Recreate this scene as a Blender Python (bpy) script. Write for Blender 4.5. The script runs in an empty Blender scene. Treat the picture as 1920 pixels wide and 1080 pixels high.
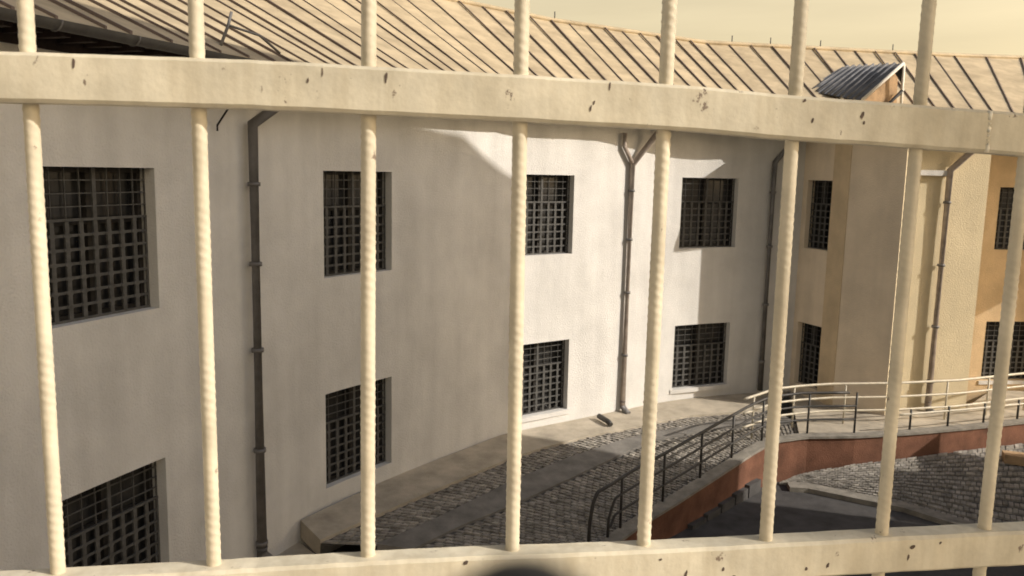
import bpy, bmesh, math, random
from mathutils import Vector, Matrix
random.seed(7)
C = bpy.context.scene.collection
SC = bpy.context.scene
R_ = math.radians

# ------------------------------------------------------------------ camera
PITCH, ROLL = math.atan(218/1540.), R_(1.25)
cam = bpy.data.cameras.new('camera'); camo = bpy.data.objects.new('camera', cam); C.objects.link(camo)
cam.sensor_width = 36; cam.lens = 1540/1920*36; cam.clip_start = 0.01; cam.clip_end = 3000
camo.rotation_euler = (Matrix.Rotation(math.pi/2-PITCH, 3, 'X') @ Matrix.Rotation(ROLL, 3, 'Z')).to_euler()
cam.dof.use_dof = True; cam.dof.focus_distance = 2.0; cam.dof.aperture_fstop = 9.5
SC.camera = camo

# ------------------------------------------------------------------ sun, sky, exposure
SUN_EL = R_(31.5); SX, SY = 0.96, -0.28            # towards the sun, in plan
n_ = math.hypot(SX, SY); SX /= n_; SY /= n_
sd = Vector((SX*math.cos(SUN_EL), SY*math.cos(SUN_EL), math.sin(SUN_EL)))
sun = bpy.data.lights.new('sun', 'SUN'); suno = bpy.data.objects.new('sun', sun); C.objects.link(suno)
sun.energy = 4.2; sun.angle = R_(0.5); sun.color = (1.0, 0.925, 0.82)
suno.rotation_euler = sd.to_track_quat('Z', 'Y').to_euler(); suno.location = sd*40
W = bpy.data.worlds.new('World'); SC.world = W; W.use_nodes = True
nt = W.node_tree; nt.nodes.clear()
wo = nt.nodes.new('ShaderNodeOutputWorld'); bg = nt.nodes.new('ShaderNodeBackground')
sk = nt.nodes.new('ShaderNodeTexSky'); sk.sky_type = 'NISHITA'; sk.sun_disc = False
sk.sun_elevation = SUN_EL; sk.sun_rotation = math.atan2(SX, SY); sk.dust_density = 4.0; sk.air_density = 1.2; sk.ozone_density = 1.0
tc = nt.nodes.new('ShaderNodeTexCoord'); sp = nt.nodes.new('ShaderNodeSeparateXYZ'); rp = nt.nodes.new('ShaderNodeValToRGB')
hs = nt.nodes.new('ShaderNodeHueSaturation'); hs.inputs['Saturation'].default_value = 0.35
mx = nt.nodes.new('ShaderNodeMix'); mx.data_type = 'RGBA'; mx.blend_type = 'MULTIPLY'; mx.inputs['Factor'].default_value = 1
nt.links.new(tc.outputs['Generated'], sp.inputs[0]); nt.links.new(sp.outputs['Z'], rp.inputs[0])
rp.color_ramp.elements[0].position = 0.22; rp.color_ramp.elements[0].color = (2.95, 2.32, 1.42, 1)   # bright dusty tan low down
rp.color_ramp.elements[1].position = 0.60; rp.color_ramp.elements[1].color = (0.64, 0.71, 0.84, 1)
nt.links.new(sk.outputs[0], hs.inputs['Color']); nt.links.new(hs.outputs[0], mx.inputs['A']); nt.links.new(rp.outputs[0], mx.inputs['B'])
nt.links.new(mx.outputs['Result'], bg.inputs[0]); mp_ = nt.nodes.new('ShaderNodeMapping'); mp_.inputs['Scale'].default_value = (1.5, 1.5, 14); nz_ = nt.nodes.new('ShaderNodeTexNoise'); nz_.inputs['Scale'].default_value = 1.6; nz_.inputs['Detail'].default_value = 7
rz_ = nt.nodes.new('ShaderNodeValToRGB'); rz_.color_ramp.elements[0].position = .3; rz_.color_ramp.elements[0].color = (.90, .90, .91, 1); rz_.color_ramp.elements[1].position = .7; rz_.color_ramp.elements[1].color = (1.07, 1.07, 1.08, 1)
m3_ = nt.nodes.new('ShaderNodeMix'); m3_.data_type = 'RGBA'; m3_.blend_type = 'MULTIPLY'; m3_.inputs['Factor'].default_value = 1
nt.links.new(tc.outputs['Generated'], mp_.inputs[0]); nt.links.new(mp_.outputs[0], nz_.inputs['Vector']); nt.links.new(nz_.outputs[0], rz_.inputs[0])
nt.links.new(mx.outputs['Result'], m3_.inputs['A']); nt.links.new(rz_.outputs[0], m3_.inputs['B']); nt.links.new(m3_.outputs['Result'], bg.inputs[0])
bg.inputs[1].default_value = 0.10; nt.links.new(bg.outputs[0], wo.inputs[0])
SC.view_settings.view_transform = 'Standard'; SC.view_settings.look = 'None'; SC.view_settings.exposure = 0.0; SC.view_settings.gamma = 1

# ------------------------------------------------------------------ materials
def nodes(m): return m.node_tree.nodes, m.node_tree.links
def mat(name, col, rough=0.8, var=0.12, scale=3.0, bump=0.0, bscale=60.0, metal=0.0, streak=0.0, col2=None, spec=0.3, stretch=(1,1,1)):
    m = bpy.data.materials.new(name); m.use_nodes = True
    N, L = nodes(m); b = N['Principled BSDF']
    b.inputs['Roughness'].default_value = rough; b.inputs['Metallic'].default_value = metal
    b.inputs['Specular IOR Level'].default_value = spec
    t = N.new('ShaderNodeTexCoord'); mp = N.new('ShaderNodeMapping'); mp.inputs['Scale'].default_value = stretch
    L.new(t.outputs['Object'], mp.inputs[0])
    n1 = N.new('ShaderNodeTexNoise'); n1.inputs['Scale'].default_value = scale; n1.inputs['Detail'].default_value = 8; n1.inputs['Roughness'].default_value = 0.62
    L.new(mp.outputs[0], n1.inputs['Vector'])
    r = N.new('ShaderNodeValToRGB'); L.new(n1.outputs[0], r.inputs[0])
    c2 = col2 or tuple(max(0, c*(1-2.2*var)) for c in col)
    r.color_ramp.elements[0].position = 0.28; r.color_ramp.elements[0].color = (*c2, 1)
    r.color_ramp.elements[1].position = 0.66; r.color_ramp.elements[1].color = (*[min(1, c*(1+var*.5)) for c in col], 1)
    out = r.outputs[0]
    if streak:
        mp2 = N.new('ShaderNodeMapping'); mp2.inputs['Scale'].default_value = (2.2, 2.2, 0.22); L.new(t.outputs['Object'], mp2.inputs[0])
        n2 = N.new('ShaderNodeTexNoise'); n2.inputs['Scale'].default_value = 1.6; n2.inputs['Detail'].default_value = 6; L.new(mp2.outputs[0], n2.inputs['Vector'])
        r2 = N.new('ShaderNodeValToRGB'); L.new(n2.outputs[0], r2.inputs[0])
        r2.color_ramp.elements[0].position = 0.3; r2.color_ramp.elements[0].color = (1-streak, 1-streak, 1-streak, 1)
        r2.color_ramp.elements[1].position = 0.6; r2.color_ramp.elements[1].color = (1, 1, 1, 1)
        mm = N.new('ShaderNodeMix'); mm.data_type = 'RGBA'; mm.blend_type = 'MULTIPLY'; mm.inputs['Factor'].default_value = 1
        L.new(out, mm.inputs['A']); L.new(r2.outputs[0], mm.inputs['B']); out = mm.outputs['Result']
    L.new(out, b.inputs['Base Color'])
    if bump:
        n3 = N.new('ShaderNodeTexNoise'); n3.inputs['Scale'].default_value = bscale; n3.inputs['Detail'].default_value = 5; L.new(t.outputs['Object'], n3.inputs['Vector'])
        bp = N.new('ShaderNodeBump'); bp.inputs['Strength'].default_value = bump; bp.inputs['Distance'].default_value = 0.02
        L.new(n3.outputs[0], bp.inputs['Height']); L.new(bp.outputs[0], b.inputs['Normal'])
    return m

def chipped(name, col, chip):
    """painted steel with drips, chips and a few rust spots"""
    m = mat(name, col, rough=0.6, var=0.11, scale=14, bump=0.05, bscale=160, spec=0.35)
    N, L = nodes(m); b = N['Principled BSDF']
    src = b.inputs['Base Color'].links[0].from_socket
    t = N.new('ShaderNodeTexCoord')
    mp = N.new('ShaderNodeMapping'); mp.inputs['Scale'].default_value = (60, 60, 7); L.new(t.outputs['Object'], mp.inputs[0])
    d = N.new('ShaderNodeTexNoise'); d.inputs['Scale'].default_value = 1.0; d.inputs['Detail'].default_value = 5; L.new(mp.outputs[0], d.inputs['Vector'])
    dr = N.new('ShaderNodeValToRGB'); L.new(d.outputs[0], dr.inputs[0])
    dr.color_ramp.elements[0].position = 0.3; dr.color_ramp.elements[0].color = (.80, .77, .72, 1)
    dr.color_ramp.elements[1].position = 0.62; dr.color_ramp.elements[1].color = (1, 1, 1, 1)
    m1 = N.new('ShaderNodeMix'); m1.data_type = 'RGBA'; m1.blend_type = 'MULTIPLY'; m1.inputs['Factor'].default_value = 0.7
    L.new(src, m1.inputs['A']); L.new(dr.outputs[0], m1.inputs['B'])
    v = N.new('ShaderNodeTexNoise'); v.inputs['Scale'].default_value = 38; v.inputs['Detail'].default_value = 6; v.inputs['Roughness'].default_value = .7
    mp3 = N.new('ShaderNodeMapping'); mp3.inputs['Scale'].default_value = (1, 1, .7); L.new(t.outputs['Object'], mp3.inputs[0]); L.new(mp3.outputs[0], v.inputs['Vector'])
    vr = N.new('ShaderNodeValToRGB'); L.new(v.outputs[0], vr.inputs[0])
    vr.color_ramp.elements[0].position = chip; vr.color_ramp.elements[0].color = (0, 0, 0, 1)
    vr.color_ramp.elements[1].position = chip+.03; vr.color_ramp.elements[1].color = (1, 1, 1, 1)
    m2 = N.new('ShaderNodeMix'); m2.data_type = 'RGBA'
    L.new(vr.outputs[0], m2.inputs['Factor']); L.new(m1.outputs['Result'], m2.inputs['A']); m2.inputs['B'].default_value = (.22, .17, .13, 1)
    L.new(m2.outputs['Result'], b.inputs['Base Color'])
    return m

M = {}
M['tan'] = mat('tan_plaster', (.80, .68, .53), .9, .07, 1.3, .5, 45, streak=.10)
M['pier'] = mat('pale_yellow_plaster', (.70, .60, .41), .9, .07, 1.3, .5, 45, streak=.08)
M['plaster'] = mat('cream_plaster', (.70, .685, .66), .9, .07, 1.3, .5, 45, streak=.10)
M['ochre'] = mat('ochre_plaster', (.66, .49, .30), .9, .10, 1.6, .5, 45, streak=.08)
M['bouncetint'] = mat('ochre_bounce_tint', (.68, .54, .36), .9, .10, 1.6, .5, 45, streak=.08)  # warm tone for bounced light, used on the tower corner strip
M['roof'] = mat('tan_sheet_roof', (.56, .455, .30), .65, .12, 2.2, .15, 20, spec=.3)
M['seam'] = mat('roof_seam', (.19, .145, .125), .7, .15, 4)
M['wood'] = mat('dark_soffit_wood', (.045, .03, .026), .7, .3, 6, .3, 30)
M['pipe2'] = mat('brown_grey_downpipe', (.40, .34, .30), .5, .2, 5, spec=.4)
M['gutter'] = mat('grey_gutter', (.10, .098, .095), .5, .2, 5, spec=.4)
M['pipe'] = mat('grey_downpipe', (.18, .172, .17), .5, .2, 5, spec=.4)
M['frame'] = mat('dark_window_frame', (.035, .032, .03), .6, .2, 8)
M['glass'] = mat('dark_pane', (.012, .013, .015), .12, .3, 2.5, spec=.5, col2=(.05, .048, .045), stretch=(3.5, 3.5, .35))
M['iron'] = mat('grey_iron_lattice', (.10, .098, .094), .7, .2, 12, .2, 80)
M['bars'] = chipped('cream_painted_bar', (.69, .62, .48), .655)
M['rail'] = chipped('cream_painted_rail', (.70, .64, .50), .645)
M['weld'] = mat('weld_bead', (.92, .86, .72), .5, .1, 30)
M['chip'] = mat('rust_chip', (.13, .095, .075), .8, .3, 60)
M['concrete'] = mat('grey_concrete', (.50, .44, .35), .9, .16, 2.5, .5, 60)
M['sett'] = mat('granite_sett', (.36, .335, .30), .85, .25, 7, .4, 70)
M['joint'] = mat('sett_joint', (.10, .095, .09), .95, .2, 5, .5, 60)
M['kerb'] = mat('worn_kerb_stone', (.30, .275, .235), .9, .2, 5, .5, 60)
M['tarmac'] = mat('dark_tarmac', (.095, .09, .088), .9, .2, 3, .5, 90)
M['smooth'] = mat('trodden_concrete_path', (.23, .215, .195), .9, .2, 3, .4, 70)
M['red'] = mat('dark_red_render', (.215, .10, .062), .9, .22, 2.5, .5, 50, streak=.15)
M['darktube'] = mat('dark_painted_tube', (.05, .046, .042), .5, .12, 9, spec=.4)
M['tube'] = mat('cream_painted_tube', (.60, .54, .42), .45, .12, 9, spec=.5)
M['black'] = mat('black_plastic', (.012, .012, .012), .5, .1, 9)
M['corr'] = mat('grey_corrugated_iron', (.17, .17, .178), .6, .25, 3)
M['white'] = mat('white_trim', (.72, .68, .6), .7, .08, 8)
M['brickface'] = mat('ochre_dormer_front', (.50, .34, .20), .9, .18, 4, .4, 40)
M['earth'] = mat('earth', (.16, .14, .11), .95, .2, .8)
M['farwall'] = mat('grey_render', (.55, .5, .44), .9, .08, 1)

N, L = nodes(M['sett']); b_ = N['Principled BSDF']; src_ = b_.inputs['Base Color'].links[0].from_socket
at_ = N.new('ShaderNodeAttribute'); at_.attribute_name = 'tone'; mm_ = N.new('ShaderNodeMix'); mm_.data_type = 'RGBA'; mm_.blend_type = 'MULTIPLY'; mm_.inputs['Factor'].default_value = 1
L.new(src_, mm_.inputs['A']); L.new(at_.outputs['Color'], mm_.inputs['B']); L.new(mm_.outputs['Result'], b_.inputs['Base Color'])
# rain-washed patches and lichen on the metal roof
N, L = nodes(M['roof']); b_ = N['Principled BSDF']; src_ = b_.inputs['Base Color'].links[0].from_socket
t_ = N.new('ShaderNodeTexCoord'); n_1 = N.new('ShaderNodeTexNoise'); n_1.inputs['Scale'].default_value = .55; n_1.inputs['Detail'].default_value = 10; n_1.inputs['Roughness'].default_value = .72; L.new(t_.outputs['Object'], n_1.inputs['Vector'])
r_1 = N.new('ShaderNodeValToRGB'); L.new(n_1.outputs[0], r_1.inputs[0]); r_1.color_ramp.elements[0].position = .36; r_1.color_ramp.elements[0].color = (.86, .85, .84, 1); r_1.color_ramp.elements[1].position = .56; r_1.color_ramp.elements[1].color = (1, 1, 1, 1)
mm_ = N.new('ShaderNodeMix'); mm_.data_type = 'RGBA'; mm_.blend_type = 'MULTIPLY'; mm_.inputs['Factor'].default_value = 1
L.new(src_, mm_.inputs['A']); L.new(r_1.outputs[0], mm_.inputs['B']); L.new(mm_.outputs['Result'], b_.inputs['Base Color'])

# ------------------------------------------------------------------ helpers
def obj(name, bm, m, parent=None, smooth=False):
    me = bpy.data.meshes.new(name); bm.to_mesh(me); bm.free()
    for x in (m if isinstance(m, (list, tuple)) else [m]): me.materials.append(x)
    if smooth:
        for p in me.polygons: p.use_smooth = True
    o = bpy.data.objects.new(name, me); C.objects.link(o)
    if parent: o.parent = parent
    return o
def thing(name, label, cat, group=None, loc=(0, 0, 0)):
    o = bpy.data.objects.new(name, None); C.objects.link(o); o.location = loc; o.empty_display_size = .1
    o['label'] = label; o['category'] = cat
    if group: o['group'] = group
    return o
def tag(o, label, cat, group=None):
    o['label'] = label; o['category'] = cat
    if group: o['group'] = group
    return o
def struct(o): o['kind'] = 'structure'; return o
def quad(bm, a, b, c, d, mi=0, sm=False):
    f = bm.faces.new([bm.verts.new(p) for p in (a, b, c, d)]); f.material_index = mi; f.smooth = sm; return f
def poly(bm, pts, mi=0):
    f = bm.faces.new([bm.verts.new(p) for p in pts]); f.material_index = mi; return f
def hexa(bm, P, mi=0):
    """8 points: bottom 4 then top 4"""
    v = [bm.verts.new(p) for p in P]
    for ix in ((3, 2, 1, 0), (4, 5, 6, 7), (0, 1, 5, 4), (1, 2, 6, 5), (2, 3, 7, 6), (3, 0, 4, 7)):
        f = bm.faces.new([v[i] for i in ix]); f.material_index = mi
def box(bm, o, x, y, z, a, b, mi=0):
    """box in the frame (o; x,y,z) from a to b"""
    P = [o + x*i + y*j + z*k for k in (a[2], b[2]) for (i, j) in ((a[0], a[1]), (b[0], a[1]), (b[0], b[1]), (a[0], b[1]))]
    hexa(bm, P, mi)
def tube(bm, pts, r, n=10, mi=0, cap=True):
    pts = [Vector(p) for p in pts]; rings = []
    for i, p in enumerate(pts):
        d = ((pts[min(i+1, len(pts)-1)]-p).normalized() + (p-pts[max(i-1, 0)]).normalized()).normalized()
        u = d.cross(Vector((0, 0, 1)));
        if u.length < 1e-3: u = d.cross(Vector((0, 1, 0)))
        u.normalize(); w = d.cross(u)
        rings.append([bm.verts.new(p + (u*math.cos(2*math.pi*k/n) + w*math.sin(2*math.pi*k/n))*r) for k in range(n)])
    for a, b in zip(rings, rings[1:]):
        for k in range(n):
            f = bm.faces.new((a[k], a[(k+1) % n], b[(k+1) % n], b[k])); f.smooth = True; f.material_index = mi
    if cap:
        for rr in (rings[0][::-1], rings[-1]):
            f = bm.faces.new(rr); f.material_index = mi
def V2(p, z=0.0): return Vector((p[0], p[1], z))
def spline(pts, step=.12):
    """Catmull-Rom through plan points"""
    P = [Vector(p) for p in pts]; P = [P[0]*2-P[1]] + P + [P[-1]*2-P[-2]]; out = []
    for i in range(1, len(P)-2):
        n = max(2, int((P[i+1]-P[i]).length/step))
        for k in range(n):
            t = k/n; a, b, c, d = P[i-1], P[i], P[i+1], P[i+2]
            out.append(.5*((2*b)+(c-a)*t+(2*a-5*b+4*c-d)*t*t+(3*b-a-3*c+d)*t**3))
    out.append(P[-2]); return out
class Path:
    def __init__(s, pts):
        s.p = [Vector(q) for q in pts]; s.s = [0]
        for a, b in zip(s.p, s.p[1:]): s.s.append(s.s[-1]+(b-a).length)
        s.L = s.s[-1]
    def at(s, t):
        t = min(max(t, 0), s.L)
        for i in range(len(s.p)-1):
            if t <= s.s[i+1] or i == len(s.p)-2:
                k = (t-s.s[i])/max(1e-9, s.s[i+1]-s.s[i]); return s.p[i].lerp(s.p[i+1], k)
    def near(s, q):
        q = Vector(q); best = (1e9, 0)
        for i in range(len(s.p)-1):
            a, b = s.p[i], s.p[i+1]; d = b-a; k = min(1, max(0, (q-a).dot(d)/d.dot(d))); e = (a+d*k-q).length
            if e < best[0]: best = (e, s.s[i]+k*d.length)
        return best[1]
    def tan(s, t): return (s.at(t+.05)-s.at(t-.05)).normalized()
def outn(d): return Vector((-d[1], d[0]))          # away from the courtyard

# ------------------------------------------------------------------ ground sheet
bm = bmesh.new(); quad(bm, (-400, -400, -5.2), (400, -400, -5.2), (400, 400, -5.2), (-400, 400, -5.2))
struct(obj('courtyard_ground', bm, M['tarmac']))

# ------------------------------------------------------------------ the building round the courtyard
B = thing('courtyard_building', 'long curved cream building with barred windows and a tan seamed metal roof', 'building')
ZT, ZB, DEP = 1.08, -6.0, .21
main = Path(spline([(-5.9, 1.0), (-5.0, 3.9), (-4.0, 6.75), (-3.5, 8.1), (-2.95, 9.45), (-2.4, 10.6), (-1.7, 11.6), (-.95, 12.65), (-.1, 13.7), (1.05, 14.55), (2.1, 15.3), (3.2, 16.05), (4.4, 16.6), (5.95, 17.05)]))
C0, C1, C2, C3, C4, C5 = (5.95, 17.05), (6.42, 15.9), (7.22, 15.33), (7.55, 15.72), (9.1, 15.92), (9.55, 17.35)
tower = Path([C0, C1, C2]); pier = Path([C2, C3, C4, C5]); side = Path([C5, (11.4, 17.55), (13.5, 17.2), (16, 16.0)])
holes = {}
def hole(path, a, b, z0, z1): holes.setdefault(id(path), []).append((path.near(a), path.near(b), z0, z1))
wins = []
def win(path, a, b, z0, z1, kind): hole(path, a, b, z0, z1); wins.append((path, path.near(a), path.near(b), z0, z1, kind))
UP, LO = (-1.42, -.04), (-4.27, -2.97)
for a, b in (((-3.9, 6.9), (-3.45, 8.05)), ((-2.45, 10.55), (-1.74, 11.6)), ((0.02, 13.85), (1.05, 14.56)), ((3.25, 16.1), (4.5, 16.65))):
    win(main, a, b, *UP, 'wide'); win(main, a, b, *LO, 'wide')
win(tower, (6.0, 16.93), (6.27, 16.27), *UP, 'narrow'); win(tower, (6.0, 16.93), (6.27, 16.27), *LO, 'narrow')
win(side, (10.22, 17.42), (11.4, 17.55), -1.42, -.10, 'wide'); win(side, (10.22, 17.42), (11.4, 17.55), *LO, 'wide')
def wall(name, path, m, sm=True):
    hs_ = holes.get(id(path), [])
    ss = sorted(set([round(x, 4) for x in path.s] + [round(h[i], 4) for h in hs_ for i in (0, 1)]))
    zs = sorted(set([ZB, ZT] + [h[i] for h in hs_ for i in (2, 3)]))
    bm = bmesh.new(); grid = {}
    def v(i, j):
        if (i, j) not in grid: p = path.at(ss[i]); grid[i, j] = bm.verts.new((p.x, p.y, zs[j]))
        return grid[i, j]
    for i in range(len(ss)-1):
        for j in range(len(zs)-1):
            sc, zc = (ss[i]+ss[i+1])/2, (zs[j]+zs[j+1])/2
            if any(h[0] < sc < h[1] and h[2] < zc < h[3] for h in hs_): continue
            f = bm.faces.new((v(i, j), v(i+1, j), v(i+1, j+1), v(i, j+1))); f.smooth = sm
    for (s0, s1, z0, z1) in hs_:
        n = outn((path.at(s1)-path.at(s0)).normalized())*DEP
        for s in (s0, s1):
            p = path.at(s); quad(bm, V2(p, z0), V2(p, z1), V2(p+n, z1), V2(p+n, z0))
        cs = [s for s in ss if s0-1e-3 <= s <= s1+1e-3]
        for a, b in zip(cs, cs[1:]):
            p, q = path.at(a), path.at(b)
            for z in (z0, z1): quad(bm, V2(p, z), V2(q, z), V2(q+n, z), V2(p+n, z))
    return obj(name, bm, m, B)
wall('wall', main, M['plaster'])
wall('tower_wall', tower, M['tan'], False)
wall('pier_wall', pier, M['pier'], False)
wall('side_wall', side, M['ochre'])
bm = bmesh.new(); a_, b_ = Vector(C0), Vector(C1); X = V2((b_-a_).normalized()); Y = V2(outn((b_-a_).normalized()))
box(bm, V2(b_, 0), X, Y, Vector((0, 0, 1)), (-.42, -.012, -5.6), (.01, .05, 1.05)); obj('corner_bounce_strip', bm, M['bouncetint'], B)  # orange bounce light at the tower corner, put in as a coloured strip
bm = bmesh.new()                                     # rear face of the building
back = [(-12.5, -1), (-13.5, 4), (-12.6, 10.5), (-10.5, 15.2), (-6.5, 20.2), (-1.5, 23.2), (4.6, 25.2), (12, 26.5), (18, 25)]
for a, b in zip(back, back[1:]): quad(bm, V2(a, ZB), V2(b, ZB), V2(b, 1.2), V2(a, 1.2))
obj('rear_wall', bm, M['farwall'], B)

# windows
def window(path, s0, s1, z0, z1, kind, sill=False):
    a, b = path.at(s0), path.at(s1); x = (b-a).normalized(); y = outn(x); w = (b-a).length; h = z1-z0
    X, Y, Z = V2(x), V2(y), Vector((0, 0, 1)); O = V2(a, z0) + Y*(DEP-.03)
    bm = bmesh.new(); t = .05; fd = .06
    for (p, q) in (((0, 0), (t, h)), ((w-t, 0), (w, h)), ((t, 0), (w-t, t)), ((t, h-t), (w-t, h))):
        box(bm, O, X, Y, Z, (p[0]+.001, 0, p[1]+.001), (q[0]-.001, fd, q[1]-.001))
    box(bm, O, X, Y, Z, (w/2-.03, .004, t), (w/2+.03, fd-.004, h-t))
    box(bm, O, X, Y, Z, (t, .007, h*.64-.025), (w/2-.03, fd-.007, h*.64+.025)); box(bm, O, X, Y, Z, (w/2+.03, .007, h*.64-.025), (w-t, fd-.007, h*.64+.025))
    f = obj('window', bm, M['frame'], B)
    bm = bmesh.new(); box(bm, O, X, Y, Z, (.004, fd+.003, .004), (w-.004, fd+.02, h-.004)); obj('pane', bm, M['glass'], f)
    # iron lattice set in front of the frame
    bm = bmesh.new(); G = V2(a, z0) + Y*(DEP-.085); r = .011
    nx = 8 if kind == 'wide' else 5; ny = 7; hl = h*.66
    def plate(x0, x1, q0, q1, y0, y1): box(bm, G, X, Y, Z, (x0, y0, q0), (x1, y1, q1))
    fw = .024
    plate(.003, w-.003, .003, fw, -.014, .012); plate(.003, w-.003, hl-fw/2, hl+fw/2, -.014, .012)
    cw, ch = (w-.006)/nx, (hl-fw)/ny
    for i in range(nx+1):
        xx = .003+cw*i; r_ = cw*.14
        plate(max(.003, xx-r_), min(w-.003, xx+r_), fw, hl-fw/2, -.010, .008)
    for j in range(1, ny): plate(.003, w-.003, fw/2+ch*j-ch*.10, fw/2+ch*j+ch*.10, -.007, .005)
    for i in range(nx+1):                             # little bosses round off the openings
        for j in range(0, ny+1):
            c = G+X*(.003+cw*i)+Z*(fw/2+ch*j); ra, rb = cw*.30, ch*.30
            if i in (0, nx) or j in (0, ny): continue
            vs = [c+X*ra-Y*.013, c+Z*rb-Y*.013, c-X*ra-Y*.013, c-Z*rb-Y*.013]
            f0 = [bm.verts.new(p) for p in vs]; f1 = [bm.verts.new(p+Y*.02) for p in vs]
            bm.faces.new(f0[::-1]); bm.faces.new(f1)
            for k in range(4): bm.faces.new((f0[k], f0[(k+1) % 4], f1[(k+1) % 4], f1[k]))
    for k in range(1, 4): q = hl+(h-hl)*k/4; plate(.003, w-.003, q-.005, q+.005, -.008, .008)
    for k in range(0, nx+1):
        xx = .003+cw*k; rr = .004 if k not in (0, nx) else .012
        plate(max(.003, xx-rr), min(w-.003, xx+rr), hl+fw/2, h-.003, -.005, .011)
    plate(w/2-.02, w/2+.02, hl+fw/2, h-.003, -.012, .006)
    obj('grille', bm, M['iron'], f)
    if sill:
        bm = bmesh.new(); box(bm, V2(a, z0), X, Y, Z, (-.05, -.025, -.085), (w+.05, DEP-.04, -.003)); obj('sill', bm, M['plaster'], f)
for i, w_ in enumerate(wins): window(*w_, sill=i in (5, 7, 11))

# roof: eave points paired with ridge points, seams running up between them
eave = [(-5.5, .87), (-3.75, 6.16), (-3.21, 7.61), (-2.92, 8.36), (-1.78, 10.64), (.19, 13.38), (.86, 13.89), (2.08, 14.76), (5.12, 16.30), (9.64, 16.66), (10.54, 16.75), (13, 16.6), (16, 15.4)]
ridge = [(-10.8, 2.4, 3.3), (-8.9, 8.4, 3.3), (-8.1, 10.3, 3.3), (-7.7, 11.4, 3.32), (-5.9, 14.4, 3.45), (-2.7, 17.6, 3.66), (-1.3, 18.5, 3.62), (.76, 19.3, 3.40), (4.53, 20.4, 3.15), (11.2, 21.9, 3.2), (13.6, 22.6, 3.28), (16.5, 22.2, 3.28), (20.5, 20, 3.3)]
EZ = 1.10
ev3 = [Vector((*e, EZ)) for e in eave]; rg3 = [Vector(r) for r in ridge]
def smooth3(P, t):
    i = min(int(t), len(P)-2); k = t-i; a = P[max(i-1, 0)]; b = P[i]; c = P[i+1]; d = P[min(i+2, len(P)-1)]
    return .5*((2*b)+(c-a)*k+(2*a-5*b+4*c-d)*k*k+(3*b-a-3*c+d)*k**3)
# place seams at even spacing on the eave
ts = [0]; acc = 0; pp = ev3[0]; t = 0
while t < len(ev3)-1:
    t += .004; q = ev3[min(int(t), len(ev3)-2)].lerp(ev3[min(int(t), len(ev3)-2)+1], min(1, t-min(int(t), len(ev3)-2))); acc += (q-pp).length; pp = q
    if acc >= .37: ts.append(t); acc = 0
def eav(t): i = min(int(t), len(ev3)-2); return ev3[i].lerp(ev3[i+1], t-i)
def rdg(t): i = min(int(t), len(rg3)-2); return rg3[i].lerp(rg3[i+1], t-i)
bm = bmesh.new(); th = Vector((0, 0, .05)); NR = 6
for a, b in zip(ts, ts[1:]):
    ea, eb, ra, rb = eav(a), eav(b), rdg(a), rdg(b)
    for k in range(NR):
        quad(bm, ea.lerp(ra, k/NR), eb.lerp(rb, k/NR), eb.lerp(rb, (k+1)/NR), ea.lerp(ra, (k+1)/NR))
    quad(bm, ea-th, eb-th, eb, ea)
    n = Vector((ra.x-ea.x, ra.y-ea.y, 0)).normalized()*3.6; dn = Vector((0, 0, 1.9))
    quad(bm, ra, rb, rb+n-dn, ra+n-dn)
for i, a in enumerate(ts):
    e, r = eav(a), rdg(a); d = (eav(min(a+.02, len(ev3)-1.001))-eav(max(a-.02, 0))).normalized(); up = Vector((0, 0, 1))
    hw, hh = random.uniform(.008, .014), random.uniform(.02, .032)
    if random.random() < .12:                         # a few doubled seams
        e = e + d*.10; r = r + d*.10
    r = r + Vector((0, 0, random.uniform(-.01, .03)))
    hexa(bm, [e-d*hw-up*.01, e+d*hw-up*.01, r+d*hw-up*.01, r-d*hw-up*.01, e-d*hw+up*hh, e+d*hw+up*hh, r+d*hw+up*hh, r-d*hw+up*hh], 1)
roof = obj('roof', bm, [M['roof'], M['seam']], B)
bm = bmesh.new(); tube(bm, [rdg(t_)+Vector((0, 0, .02)) for t_ in [x*.25 for x in range(0, 48)]], .06, 8); obj('ridge_cap', bm, M['roof'], roof, True)
# low lean-over slab of roof above the projecting tower and pier
bm = bmesh.new()
tp = [(5.56, 16.95), (5.60, 15.66), (7.15, 14.85), (7.8, 15.25), (9.5, 15.45), (9.95, 16.9), (8, 17.6)]
poly(bm, [(*p, 1.16) for p in tp]); poly(bm, [(*p, 1.06) for p in tp[::-1]])
for a, b in zip(tp, tp[1:]+tp[:1]): quad(bm, (*a, 1.06), (*b, 1.06), (*b, 1.16), (*a, 1.16))
obj('tower_eave', bm, M['roof'], B)
bm = bmesh.new(); fr = [V2(main.at(main.L*i/80)-outn(main.tan(main.L*i/80))*.006, 0) for i in range(81)]
for a, b in zip(fr, fr[1:]):
    d = (b-a).normalized(); n = Vector((d.y, -d.x, 0))*.03
    for (p, q) in ((.92, 1.075),):
        quad(bm, a+n+Vector((0, 0, p)), b+n+Vector((0, 0, p)), b+n+Vector((0, 0, q)), a+n+Vector((0, 0, q)))
        quad(bm, a+Vector((0, 0, p)), b+Vector((0, 0, p)), b+n+Vector((0, 0, p)), a+n+Vector((0, 0, p)))
obj('frieze_board', bm, M['wood'], B)
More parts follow.
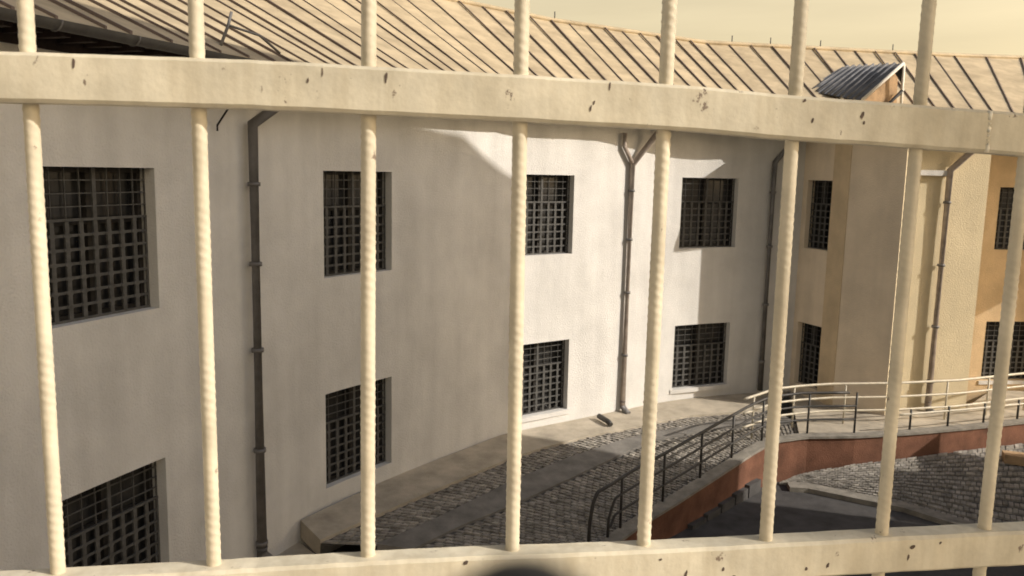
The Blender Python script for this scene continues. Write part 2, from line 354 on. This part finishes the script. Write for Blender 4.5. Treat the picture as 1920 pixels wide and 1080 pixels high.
# boarded soffit
bm = bmesh.new(); sp_ = Path([e[:2] for e in ev3]); K = 120
so = [V2(sp_.at(sp_.L*i/K), EZ-.055) for i in range(K+1)]
for a, b in zip(so, so[1:]):
    d = (b-a).normalized(); n = Vector((-d.y, d.x, 0))
    quad(bm, a+n*.03, b+n*.03, b+n*1.0-Vector((0, 0, .0)), a+n*1.0)
    hexa(bm, [a+n*.05+Vector((0, 0, -.06)), a+n*.05+d*.07+Vector((0, 0, -.06)), a+n*.7+d*.07+Vector((0, 0, -.06)), a+n*.7+Vector((0, 0, -.06)), a+n*.05-Vector((0, 0, .003)), a+n*.05+d*.07-Vector((0, 0, .003)), a+n*.7+d*.07-Vector((0, 0, .003)), a+n*.7-Vector((0, 0, .003))])
obj('soffit', bm, M['wood'], B)
# gutter: half round trough hung on the eave with brackets
bm = bmesh.new(); prof = [(math.cos(a)*.075, math.sin(a)*.075) for a in [math.pi+math.pi*k/8 for k in range(9)]]
gp = [V2(sp_.at(sp_.L*i/160), EZ-.03) for i in range(150)]; prev = None
for i, p in enumerate(gp):
    d = (gp[min(i+1, len(gp)-1)]-gp[max(i-1, 0)]).normalized(); n = Vector((d.y, -d.x, 0))
    ring = [bm.verts.new(p+n*(.085+u)+Vector((0, 0, w))) for u, w in prof]
    if prev:
        for k in range(8): bm.faces.new((prev[k], prev[k+1], ring[k+1], ring[k])).smooth = True
    prev = ring
gut = obj('gutter', bm, M['gutter'], B)
for i in range(3, 148, 4):
    bm = bmesh.new(); p = gp[i]; d = (gp[i+1]-gp[i-1]).normalized(); n = Vector((d.y, -d.x, 0))
    tube(bm, [p+n*(.085+u*1.06)+Vector((0, 0, w*1.06)) for u, w in prof], .008, 5)
    obj('gutter_bracket', bm, M['pipe'], gut)

# downspouts
def downspout(pts, r, brk, shoe=None, branch=None, m='pipe'):
    bm = bmesh.new(); tube(bm, pts, r, 14)
    if branch: tube(bm, branch, r*.8, 12)
    for z in brk: pass
    o = obj('downspout', bm, M[m], B)
    p, q = Vector(pts[-2]), Vector(pts[-1])
    for z in brk:
        k = (z-p.z)/(q.z-p.z); c = p.lerp(q, k); bm = bmesh.new()
        tube(bm, [c-Vector((0, 0, .022)), c+Vector((0, 0, .022))], r*1.15, 14)
        obj('bracket', bm, M['pipe'], o)
    if shoe:
        bm = bmesh.new(); tube(bm, [q+Vector((0, 0, .12)), q+Vector((0, 0, .02)), q+Vector((shoe[0]*.5, shoe[1]*.5, -.06)), q+Vector((shoe[0], shoe[1], -.10))], r*1.15, 12)
        obj('shoe', bm, M['pipe'], o)
def onwall(path, q, off):
    s = path.near(q); p = path.at(s); return p - outn(path.tan(s))*off, p - outn(path.tan(s))*.5
p, g = onwall(main, (-2.98, 9.30), .10)
d_ = main.tan(main.near((-2.98, 9.3)))
downspout([V2(g+d_*.35, EZ-.09), V2(g+d_*.33, .86), V2(p, .46), V2(p, -4.62)], .062, (-.2, -1.1, -2.1, -3.3, -4.45), shoe=(.16, .02))
p, g = onwall(main, (2.13, 15.32), .065); d_ = main.tan(main.near((2.13, 15.32)))
downspout([V2(g+d_*.45, EZ-.09), V2(g*.3+p*.7+d_*.42, .72), V2(p, .17), V2(p, -4.42)], .052, (-.3, -1.2, -2.2, -3.4), shoe=(.1, -.12), branch=[V2(p-d_*.22, .74), V2(p-d_*.22, .5), V2(p, .19)], m='pipe2')
p, g = onwall(main, (5.22, 16.85), .09); d_ = main.tan(main.near((5.22, 16.85)))
downspout([V2(g+d_*.3, EZ-.09), V2(g*.3+p*.7+d_*.3, .72), V2(p, .3), V2(p, -4.42)], .055, (-.3, -1.4, -2.6, -3.8))
p, g = onwall(pier, (8.22, 15.81), .10); d_ = pier.tan(pier.near((8.22, 15.81)))
downspout([V2(g+d_*.4, EZ-.09), V2(g*.3+p*.7+d_*.38, .62), V2(p, .20), V2(p, -4.42)], .062, (-.4, -1.6, -2.8, -3.9), shoe=(.05, -.14), m='pipe2')
# shallow niche jamb and lintel left of the last downspout
bm = bmesh.new(); s0 = pier.near((7.62, 15.73)); a = pier.at(s0); x = pier.tan(pier.near((8.3, 15.82))); X, Y, Z = V2(x), V2(outn(x)), Vector((0, 0, 1))
box(bm, V2(a, 0), X, Y, Z, (-.02, -.10, .10), (.62, .02, .20)); obj('ledge', bm, M['plaster'], B)
# hooked rod below the eave by the first downspout
bm = bmesh.new(); p, g = onwall(main, (-3.16, 8.85), .04); tube(bm, [V2(g, .95), V2(p, .42), V2(p, .36)], .011, 6); obj('hanging_rod', bm, M['frame'], B)
# forked snow bracket and lead on the lower roof
bm = bmesh.new(); e = eav(3.15).lerp(rdg(3.15), .06)
tube(bm, [e+Vector((-.05, -.1, 0)), e+Vector((.0, 0, .22)), e+Vector((.03, .02, .36))], .016, 6); tube(bm, [e+Vector((0, 0, .22)), e+Vector((.25, .25, .16)), e+Vector((.42, .42, .0))], .014, 6)
obj('roof_bracket', bm, M['pipe'], roof)
# lightning rods on the ridge
for t_ in (7.02, 8.1, 8.25, 8.45, 8.75, 10.0):
    bm = bmesh.new(); r_ = rdg(t_); tube(bm, [r_, r_+Vector((0, 0, .22))], .014, 6); obj('ridge_rod', bm, M['gutter'], roof)
# dormer hatch on the roof
D = bpy.data.objects.new('dormer', None); C.objects.link(D); D.parent = B
FA, FL, BA, BL = Vector((7.86, 17.2, 2.34)), Vector((6.97, 16.95, 1.56)), Vector((7.55, 19.6, 2.56)), Vector((6.27, 18.25, 1.88))
bm = bmesh.new(); NC = 26; rows = []
for i in range(NC*2+1):
    k = i/(NC*2); w = .028*(1 if i % 2 else -1)
    rows.append([bm.verts.new(FL.lerp(BL, 1-k*0) .lerp(FL, 0)) if False else bm.verts.new(FA.lerp(BA, k)+Vector((-.6, .1, .75))*w), bm.verts.new(FL.lerp(BL, k)+Vector((-.6, .1, .75))*w)])
for a, b in zip(rows, rows[1:]): bm.faces.new((a[0], a[1], b[1], b[0]))
for i in range(1, 9):
    k = i/9; u_ = Vector((-.6, .1, .75)).normalized(); p, q = FA.lerp(BA, k)+u_*.03, FL.lerp(BL, k)+u_*.03; tube(bm, [p, q], .03, 6)
obj('dormer_roof', bm, M['corr'], D)
bm = bmesh.new(); FR = Vector((7.93, 17.25, 1.2)); inn = Vector((-.02, .18, -.02))
poly(bm, [FL+inn+Vector((.05, 0, -.35)), FR+inn, FA+inn+Vector((0, 0, -.05)), FL+inn+Vector((.05, 0, -.03))])
poly(bm, [FR+inn, Vector((7.8, 19.0, 1.9)), BA+Vector((.02, -.2, -.05)), FA+inn+Vector((0, 0, -.05))])
obj('dormer_front', bm, M['brickface'], D)
bm = bmesh.new()
def bar(bm, a, b, r): tube(bm, [a, b], r, 4)
bar(bm, FA+Vector((0, -.02, .02)), FL+Vector((0, -.02, .02)), .035); bar(bm, FR+Vector((0, .05, 0)), FA+Vector((0.02, .02, 0)), .03)
bar(bm, FR+Vector((0.02, .05, .65)), FR+Vector((-.55, .02, .02)), .03); obj('dormer_trim', bm, M['white'], D)
bm = bmesh.new(); poly(bm, [FA+Vector((-.16, .06, -.14)), FA+Vector((.03, .06, -.02)), FA+Vector((.04, .06, -.42))]); bar(bm, FR+Vector((-.02, 0, .62)), FR+Vector((-.62, -.03, .0)), .035); obj('dormer_shutter', bm, M['frame'], D)

# ------------------------------------------------------------------ paving of the upper court
def resample(P, n):
    pa = Path([p[:2] for p in P]); zz = [p[2] for p in P]; out = []
    for i in range(n+1):
        s = pa.L*i/n; q = pa.at(s); j = 0
        while j < len(pa.s)-2 and pa.s[j+1] < s: j += 1
        k = (s-pa.s[j])/(pa.s[j+1]-pa.s[j]); out.append(Vector((q.x, q.y, zz[j]+(zz[j+1]-zz[j])*min(1, k))))
    return out
def loft(name, A, Bc, m, n=60, lip=0.0, kind=True):
    a, b = resample(A, n), resample(Bc, n); bm = bmesh.new(); va = [bm.verts.new(p) for p in a]; vb = [bm.verts.new(p) for p in b]
    for i in range(n): bm.faces.new((va[i], va[i+1], vb[i+1], vb[i])).smooth = True
    if lip:
        L_ = Vector((0, 0, -lip))
        for i in range(n): quad(bm, b[i], b[i+1], b[i+1]+L_, b[i]+L_)
        quad(bm, a[0], b[0], b[0]+L_*4, a[0]+L_*4)
    return struct(obj(name, bm, m))
def setts(name, A, Bc, rows, cols, gu=.3, gv=.06, hgt=.024, jit=.007, stag='v'):
    """rows run along the band, each sett a little dressed block"""
    n = cols; a, b = resample(A, n), resample(Bc, n); bm = bmesh.new(); col = bm.loops.layers.float_color.new('tone')
    for i in range(n):
        for j in range(rows):
            su = .5*(j % 2) if stag == 'u' else 0; sv = .5*(i % 2) if stag == 'v' else 0
            def P(u, v):
                t = min(max(i+u+su, 0), n-.001); k = int(t); t -= k; v = min(max(v, 0), 1)
                return a[k].lerp(a[k+1], t)*(1-v)+b[k].lerp(b[k+1], t)*v
            u0, u1 = gu/2+random.uniform(-.03, .03), 1-gu/2+random.uniform(-.03, .03); v0, v1 = (j+gv+sv)/rows, (j+1-gv+sv)/rows
            if v1 > 1.001: continue
            h = hgt+random.uniform(-jit, jit); up = Vector((0, 0, h)); sx = .12; tone = random.choice((.74, .86, .94, 1, 1, 1.1))*random.uniform(.92, 1.08)
            base = [P(u0, v0), P(u1, v0), P(u1, v1), P(u0, v1)]; c = sum(base, Vector())/4
            tl = Vector((random.uniform(-.006, .006), random.uniform(-.006, .006), 0))
            top = [p.lerp(c, sx)+up+tl+Vector((0, 0, random.uniform(-.005, .005))) for p in base]
            vs = [bm.verts.new(p) for p in base]; vt = [bm.verts.new(p) for p in top]
            fs = [bm.faces.new(vt)] + [bm.faces.new((vs[k], vs[(k+1) % 4], vt[(k+1) % 4], vt[k])) for k in range(4)]
            for f in fs:
                for lp in f.loops: lp[col] = (tone, tone*random.uniform(.97, 1), tone*random.uniform(.92, 1), 1)
    return struct(obj(name, bm, M['sett']))
L0 = [(-2.66, 10.05, -4.5), (-1.7, 11.62, -4.5), (-.1, 13.72, -4.5), (1.05, 14.57, -4.5), (2.1, 15.32, -4.5), (3.2, 16.07, -4.5), (4.4, 16.62, -4.5), (5.97, 17.08, -4.5)]
L1 = [(-2.30, 9.60, -4.55), (-1.41, 10.81, -4.55), (-.04, 12.59, -4.55), (.59, 13.24, -4.55), (1.46, 13.95, -4.55), (2.18, 14.4, -4.55), (3.4, 15.2, -4.54), (5.2, 15.7, -4.52)]
L2 = [(-1.62, 9.73, -4.65), (-.88, 10.65, -4.65), (-.04, 11.82, -4.65), (.93, 12.93, -4.63), (2.0, 13.9, -4.6), (2.8, 14.4, -4.58), (3.8, 14.9, -4.55), (5.3, 15.3, -4.53)]
L3 = [(-1.18, 9.76, -4.72), (-.6, 10.5, -4.72), (-.01, 11.11, -4.72), (.93, 12.2, -4.7), (1.85, 13.23, -4.66), (2.5, 13.9, -4.62), (3.7, 14.5, -4.57), (5.4, 14.95, -4.54)]
L4 = [(.62, 9.85, -4.97), (1.23, 10.31, -4.92), (1.71, 10.89, -4.86), (2.33, 11.47, -4.76), (3.04, 12.2, -4.66), (3.98, 13.23, -4.56), (4.48, 13.69, -4.52), (5.1, 13.9, -4.50)]
dz = lambda P, d: [(x, y, z+d) for x, y, z in P]
loft('pavement', L0, L1, M['concrete'], lip=.06)
loft('cobbled_strip_bed', dz(L1, -.05), dz(L2, -.03), M['joint']); setts('cobbled_strip', dz(L1, -.055), dz(L2, -.035), 7, 92)
loft('footpath', dz(L2, 0), L3, M['smooth'], lip=.04)
loft('cobbled_slope_bed', dz(L3, -.04), dz(L4, -.04), M['joint']); setts('cobbled_slope', dz(L3, -.045), dz(L4, -.045), 15, 92)
bm = bmesh.new()
Z1 = [(-6.2, 1), (-5.1, 3.9), (-4.1, 6.75), (-3.0, 9.45), (-2.72, 10.1), (-2.3, 9.6), (-1.62, 9.73), (-1.18, 9.76), (.62, 9.85), (.1, 7), (-.6, 1)]
poly(bm, [(x, y, -4.80-.02*max(0, x+2)) for x, y in Z1[:1]] + [(x, y, -4.80) for x, y in Z1[1:8]] + [(.62, 9.85, -5.0), (.1, 7, -5.0), (-.6, 1, -5.0)])
struct(obj('lower_pavement', bm, M['concrete']))
loft('upper_terrace', [(5.97, 17.08, -4.49), (6.44, 15.92, -4.49), (7.22, 15.36, -4.49), (7.6, 15.75, -4.49), (9.1, 15.95, -4.49), (10.5, 17.45, -4.49), (13.5, 17.5, -4.49), (16, 16.2, -4.49)],
     [(5.1, 13.9, -4.494), (5.6, 13.93, -4.49), (6.06, 13.97, -4.49), (7.12, 14.22, -4.49), (8.39, 14.62, -4.49), (9.77, 15.11, -4.49), (11.5, 15.6, -4.49), (14, 14.9, -4.49)], M['concrete'], n=80)
# connecting strip between the bands and the terrace
bm = bmesh.new(); poly(bm, [(5.97, 17.08, -4.5), (5.2, 15.7, -4.52), (5.3, 15.3, -4.53), (5.4, 14.95, -4.54), (5.1, 13.9, -4.5)]); 

bm.free()

bm = bmesh.new(); tube(bm, [(1.66, 14.72, -4.44), (1.80, 14.46, -4.46), (1.84, 14.38, -4.50)], .05, 10)
tag(obj('drain_spout', bm, M['darktube']), 'short dark drain spout lying on the sunlit pavement by the forked downspout', 'drain spout')
# red retaining wall, its coping, the railing on it
RP = [(.62, 9.85, -4.97), (1.23, 10.31, -4.92), (1.71, 10.89, -4.86), (2.33, 11.47, -4.76), (3.04, 12.2, -4.66), (3.98, 13.23, -4.56), (4.44, 13.66, -4.52), (5.1, 13.9, -4.50), (6.06, 13.97, -4.49), (7.12, 14.22, -4.49), (8.39, 14.62, -4.49), (9.77, 15.11, -4.49), (11.5, 15.6, -4.49)]
RW = thing('retaining_wall', 'dark red rendered retaining wall below the ramp and the long handrail', 'wall')
def ribbon(bm, P, o0, o1, zlo, zhi, n=60):
    pts = resample(P, n); ring = []
    for i, p in enumerate(pts):
        d = pts[min(i+1, n)]-pts[max(i-1, 0)]; d.z = 0; d.normalize(); nn = Vector((d.y, -d.x, 0))
        lo = zlo(p.z) if callable(zlo) else zlo
        ring.append([bm.verts.new((p+nn*o0)*1 + Vector((0, 0, lo-p.z))), bm.verts.new(p+nn*o0+Vector((0, 0, zhi))), bm.verts.new(p+nn*o1+Vector((0, 0, zhi))), bm.verts.new(p+nn*o1+Vector((0, 0, lo-p.z)))])
    for a, b in zip(ring, ring[1:]):
        for k in range(4): bm.faces.new((a[k], b[k], b[(k+1) % 4], a[(k+1) % 4]))
    bm.faces.new(ring[0]); bm.faces.new(ring[-1][::-1])
bm = bmesh.new(); ribbon(bm, RP, -.01, .16, -5.3, .03); obj('wall_body', bm, M['red'], RW)
bm = bmesh.new(); ribbon(bm, RP, -.02, .19, lambda z: z+.034, .075); obj('coping', bm, M['kerb'], RW)
HR = thing('ramp_railing', 'dark three rail tubular handrail running down the ramp on the red wall', 'railing')
rp = resample(RP, 90)
def rail_pts(h, i0=6, i1=90, drop=True):
    P = [rp[i]+Vector((.0, 0, h+.08)) for i in range(i0, i1+1, 2)]
    if drop:
        d = (P[0]-P[1]).normalized(); P = [P[0]+d*.18+Vector((0, 0, -h-.1)), P[0]+d*.16+Vector((0, 0, -h*.5)), P[0]+d*.10+Vector((0, 0, -.12)), P[0]+d*.03+Vector((0, 0, -.02))]+P
    return P
IE = min(range(91), key=lambda i: abs(rp[i].x-6.1))
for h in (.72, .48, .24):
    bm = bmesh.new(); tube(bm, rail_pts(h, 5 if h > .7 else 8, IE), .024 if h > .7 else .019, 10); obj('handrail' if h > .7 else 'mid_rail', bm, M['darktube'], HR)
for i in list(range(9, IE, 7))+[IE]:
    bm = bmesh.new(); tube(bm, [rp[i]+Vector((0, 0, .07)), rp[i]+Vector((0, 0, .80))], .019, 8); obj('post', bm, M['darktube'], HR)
HL = thing('low_rail', 'low single bar rail on short dark posts along the sunlit red wall at right', 'railing')
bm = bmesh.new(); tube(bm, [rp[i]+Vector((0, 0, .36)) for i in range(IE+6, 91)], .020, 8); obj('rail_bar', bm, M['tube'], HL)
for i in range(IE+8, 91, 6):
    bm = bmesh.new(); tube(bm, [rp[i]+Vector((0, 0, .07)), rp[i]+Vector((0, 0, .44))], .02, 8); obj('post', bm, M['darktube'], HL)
# pale railing of the ramp's other side, beside the building
HI = thing('inner_railing', 'pale cream three rail handrail across the terrace in front of the tower wall', 'railing')
ip = resample([(4.05, 13.75, -4.55), (4.75, 14.3, -4.5), (5.3, 14.55, -4.5), (5.9, 14.7, -4.49), (7.1, 14.85, -4.49), (8.5, 15.2, -4.49), (10.2, 15.9, -4.49), (11.5, 16.4, -4.49)], 60)
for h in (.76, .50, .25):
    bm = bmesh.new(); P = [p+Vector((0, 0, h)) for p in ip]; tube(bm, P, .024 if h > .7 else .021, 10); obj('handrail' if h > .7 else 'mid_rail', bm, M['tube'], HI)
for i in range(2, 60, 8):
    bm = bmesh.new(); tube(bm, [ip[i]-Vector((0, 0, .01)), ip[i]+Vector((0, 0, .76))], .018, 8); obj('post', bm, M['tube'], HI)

# lower court: sett slope under the red wall, kerb, steps
S0 = [(4.62, 13.42, -5.15), (5.05, 13.55, -5.02), (6.08, 13.72, -4.88), (7.17, 13.97, -4.82), (8.45, 14.36, -4.78), (9.85, 14.86, -4.78), (11.5, 15.3, -4.78)]
S1 = [(4.75, 13.40, -5.17), (5.1, 13.36, -5.17), (5.86, 12.90, -5.17), (6.41, 12.6, -5.17), (7.1, 11.84, -5.17), (7.9, 11.2, -5.17), (9, 10.4, -5.17)]
loft('stone_slope_bed', dz(S0, -.03), dz(S1, -.01), M['joint']); setts('stone_slope', dz(S0, -.035), dz(S1, -.015), 15, 64, gu=.04, gv=.17, hgt=.034, jit=.007, stag='u')
bm = bmesh.new(); ribbon(bm, S1, .0, .26, -5.3, .05); struct(obj('stone_kerb', bm, M['kerb']))
st = thing('stone_steps', 'short flight of dark stone steps against the foot of the red wall', 'steps')
for k in range(5):
    q = Vector((2.75+.30*k, 11.55+.32*k, 0)); x = Vector((.68, .73, 0)); y = Vector((-.73, .68, 0)); bm = bmesh.new()
    box(bm, q, x, y, Vector((0, 0, 1)), (0, 0, -5.3), (.40, .42, -5.13+.035*k)); obj('step', bm, M['tarmac'], st)
bm = bmesh.new(); box(bm, Vector((8.75, 14.0, -4.76)), Vector((.93, -.36, 0)), Vector((.36, .93, 0)), Vector((0, 0, 1)), (0, -.16, -.12), (2.4, .13, .04))
tag(obj('stone_bench', bm, M['brickface']), 'low ochre stone slab lying on the cobbles below the red wall', 'slab')

# ------------------------------------------------------------------ barred window grate in the foreground
G = thing('window_grate', 'cream painted steel grate of ribbed bars and two flat rails close to the viewer', 'grate')
def flat_rail(front, h, T, name, chips, weld=None):
    bm = bmesh.new(); rings = []
    P = [Vector(p) for p in front]
    gd = Vector((1.26, .17, 0)).normalized(); nb = Vector((-gd.y, gd.x, 0)); c = .004
    n = 60; pa = []
    for i in range(n+1):
        t = i/n*(len(P)-1); pa.append(smooth3(P, t))
    for p in pa:
        prof = [(0, -c), (c, 0), (T-c, 0), (T, -c), (T, -h+c), (T-c, -h), (c, -h), (0, -h+c)]
        wob = random.uniform(-.0004, .0004)
        rings.append([bm.verts.new(p+nb*(u)+Vector((0, 0, w+wob))) for u, w in prof])
    for a, b in zip(rings, rings[1:]):
        for k in range(8): bm.faces.new((a[k], b[k], b[(k+1) % 8], a[(k+1) % 8]))
    bm.faces.new(rings[0]); bm.faces.new(rings[-1][::-1])
    o = obj(name, bm, M['rail'], G)
    def on(x, dzz):
        for a, b in zip(pa, pa[1:]):
            if a.x <= x <= b.x: return a.lerp(b, (x-a.x)/(b.x-a.x))+Vector((0, 0, dzz))
    for (x, dd, sx, sz) in chips:
        q = on(x, dd)
        if q is None: continue
        bm = bmesh.new(); k = 9; pts = []
        for i in range(k):
            a = 2*math.pi*i/k; rr = random.uniform(.65, 1.2); pts.append(q+gd*(math.cos(a)*sx*rr+math.sin(a)*sx*.35)+Vector((0, 0, math.sin(a)*sz*rr)))
        f0 = [bm.verts.new(p+nb*.0005) for p in pts]; f1 = [bm.verts.new(p-nb*.0006) for p in pts]
        bm.faces.new(f1); [bm.faces.new((f0[i], f0[(i+1) % k], f1[(i+1) % k], f1[i])) for i in range(k)]
        obj('paint_chip', bm, M['chip'], o)
    if weld:
        q = on(weld, 0); bm = bmesh.new(); tube(bm, [q+nb*.0014+Vector((0, 0, -.001-(h-.002)*i/10)) + gd*random.uniform(-.0006, .0006) for i in range(11)], .0030, 8); obj('weld_bead', bm, M['weld'], o)
    return o
TOP = [(-.86, .857, .1125), (-.5507, .8999, .1158), (-.3898, .9223, .1168), (-.2437, .9427, .1163), (.007, .9776, .1116), (.1786, 1.0015, .1075), (.3321, 1.0229, .1002), (.4854, 1.0443, .0942), (.6457, 1.0666, .0878), (.95, 1.109, .074)]
flat_rail(TOP, .053, .036, 'top_rail', [(-.478, -.011, .0016, .0055), (-.234, -.020, .0013, .0032), (-.218, -.010, .0008, .005), (-.148, -.012, .0018, .006), (.088, -.034, .0013, .0036), (.092, -.027, .0012, .003), (.110, -.007, .0010, .005), (.364, -.029, .0015, .0034), (.428, -.018, .0022, .0045), (.431, -.027, .0014, .0025), (.352, -.006, .002, .0022)], weld=.600)
BOT = [(-.86, .857, -.489), (-.4116, .9193, -.4844), (-.2522, .9415, -.4818), (-.079, .9656, -.4794), (.1723, 1.0006, -.4810), (.3739, 1.0287, -.4793), (.5398, 1.0519, -.4773), (.7129, 1.076, -.476), (.95, 1.109, -.474)]
flat_rail(BOT, .051, .036, 'bottom_rail', [(.235, -.034, .002, .005), (.285, -.03, .0016, .003), (.30, -.042, .0024, .0028), (.40, -.036, .002, .0028), (.430, -.033, .0018, .004), (.55, -.014, .0036, .0028), (.545, -.028, .0013, .005), (.59, -.010, .0018, .002), (.20, -.012, .002, .0016), (-.05, -.006, .003, .003)])
def rebar(x, y, z0, z1, seed, r=.0084):
    random.seed(seed); bm = bmesh.new(); n = 18; dzr = .0022; m = int((z1-z0)/dzr); rings = []; lean = random.uniform(-.003, .003); ph = random.uniform(0, 6)
    for i in range(m+1):
        z = z0+i*dzr; ring = []
        ox, oy = math.sin(z*3+ph)*.0012+lean*(z+.2), math.cos(z*2.4+ph)*.001
        for k in range(n):
            a = 2*math.pi*k/n
            h = math.sin(2*math.pi*z/.0112 + 2.0*a); h = max(0, h)**1.8*(.8+.3*math.sin(z*37+ph))
            rr = r*(.975+.09*h) + (.0006 if k % (n//2) == 0 else 0)
            ring.append(bm.verts.new((x+ox+rr*math.cos(a), y+oy+rr*math.sin(a), z)))
        rings.append(ring)
    for a, b in zip(rings, rings[1:]):
        for k in range(n): bm.faces.new((a[k], a[(k+1) % n], b[(k+1) % n], b[k])).smooth = True
    bm.faces.new(rings[0][::-1]); bm.faces.new(rings[-1])
    obj('bar', bm, M['bars'], G)
BARS = [(-.533, .925), (-.3565, .949), (-.171, .974), (.006, .998), (.180, 1.021), (.3458, 1.044), (.511, 1.066), (.662, 1.086), (-.715, .900), (.83, 1.109)]
for i, (x, y) in enumerate(BARS): rebar(x*1.004, y*1.0, -.72, .46, i)
for (p, q) in (((-.86, .857), -1), ((.95, 1.109), 1)):
    bm = bmesh.new(); box(bm, Vector((p[0], p[1], 0)), Vector((1, 0, 0)), Vector((0, 1, 0)), Vector((0, 0, 1)), (-.03 if q < 0 else .001, -.01, -.9), (-.001 if q < 0 else .03, .05, .5)); obj('side_post', bm, M['bars'], G)
# black rounded knob just in front of the lens, below centre
bm = bmesh.new(); kx, ky, kz = .0016, .070, -.0436; prof = [(0.0001, .0075), (.003, .0068), (.0052, .0048), (.0064, .0018), (.0066, -.002), (.0066, -.03), (.005, -.034), (.005, -.72)]; prev = None
for (r, h) in prof:
    r *= 1.32; h = h*1.1 if h > 0 else h
    ring = [bm.verts.new((kx+r*math.cos(2*math.pi*k/24), ky+r*math.sin(2*math.pi*k/24), kz+h)) for k in range(24)]
    if prev: [setattr(bm.faces.new((prev[k], prev[(k+1) % 24], ring[(k+1) % 24], ring[k])), 'smooth', True) for k in range(24)]
    prev = ring
tag(obj('knob', bm, M['black']), 'black rounded knob, blurred, at the bottom edge in front of the lower grate rail', 'knob')
# parapet the grate stands on, under the picture
bm = bmesh.new(); box(bm, Vector((0, 0, 0)), Vector((1, 0, 0)), Vector((0, 1, 0)), Vector((0, 0, 1)), (-2.2, .02, -6), (2.2, 1.2, -.76))
tag(obj('parapet', bm, M['farwall']), 'plain rendered parapet carrying the steel grate below the viewer', 'wall')

# ------------------------------------------------------------------ unseen blocks added to shade the court and the grate
bm = bmesh.new(); XA, XB = 11.0, 19.0
sil = [(10.6, -6), (10.6, 6.9), (9.42, 8.06), (6.3, 9.6), (2.65, 11.6), (-1.0, 9.6), (-2.06, 9.0), (-2.06, -6)]
sh = (XB-XA)*SY/SX                                   # sides sheared along the sun's bearing to keep the shadow edge upright
poly(bm, [(XA, y, z) for y, z in sil]); poly(bm, [(XB, y+sh, z) for y, z in sil[::-1]])
for (a, b) in zip(sil, sil[1:]+sil[:1]): quad(bm, (XA, a[0], a[1]), (XA, b[0], b[1]), (XB, b[0]+sh, b[1]), (XB, a[0]+sh, a[1]))
tag(obj('shadow_house', bm, M['farwall']), 'unseen gabled house shape added to cast the shadow edges in the courtyard', 'house')  # shadow caster, outline worked back from the shadow edges it throws
bm = bmesh.new(); hexa(bm, [(11.0, 10.62, -6), (16, 9.2, -6), (16, 10.9, -6), (11.0, 12.3, -6), (11.0, 10.62, -2.0), (16, 9.2, -2.0), (16, 10.9, -2.0), (11.0, 12.3, -2.0)])
hexa(bm, [(11.0, 12.31, -6), (16, 10.91, -6), (16, 11.9, -6), (11.0, 13.3, -6), (11.0, 12.31, -2.4), (16, 10.91, -2.4), (16, 11.9, -2.4), (11.0, 13.3, -2.4)])
tag(obj('shade_block', bm, M['farwall']), 'unseen low block added to shade the stone slope', 'shade_block')  # added sun blocker in two heights for the lower court
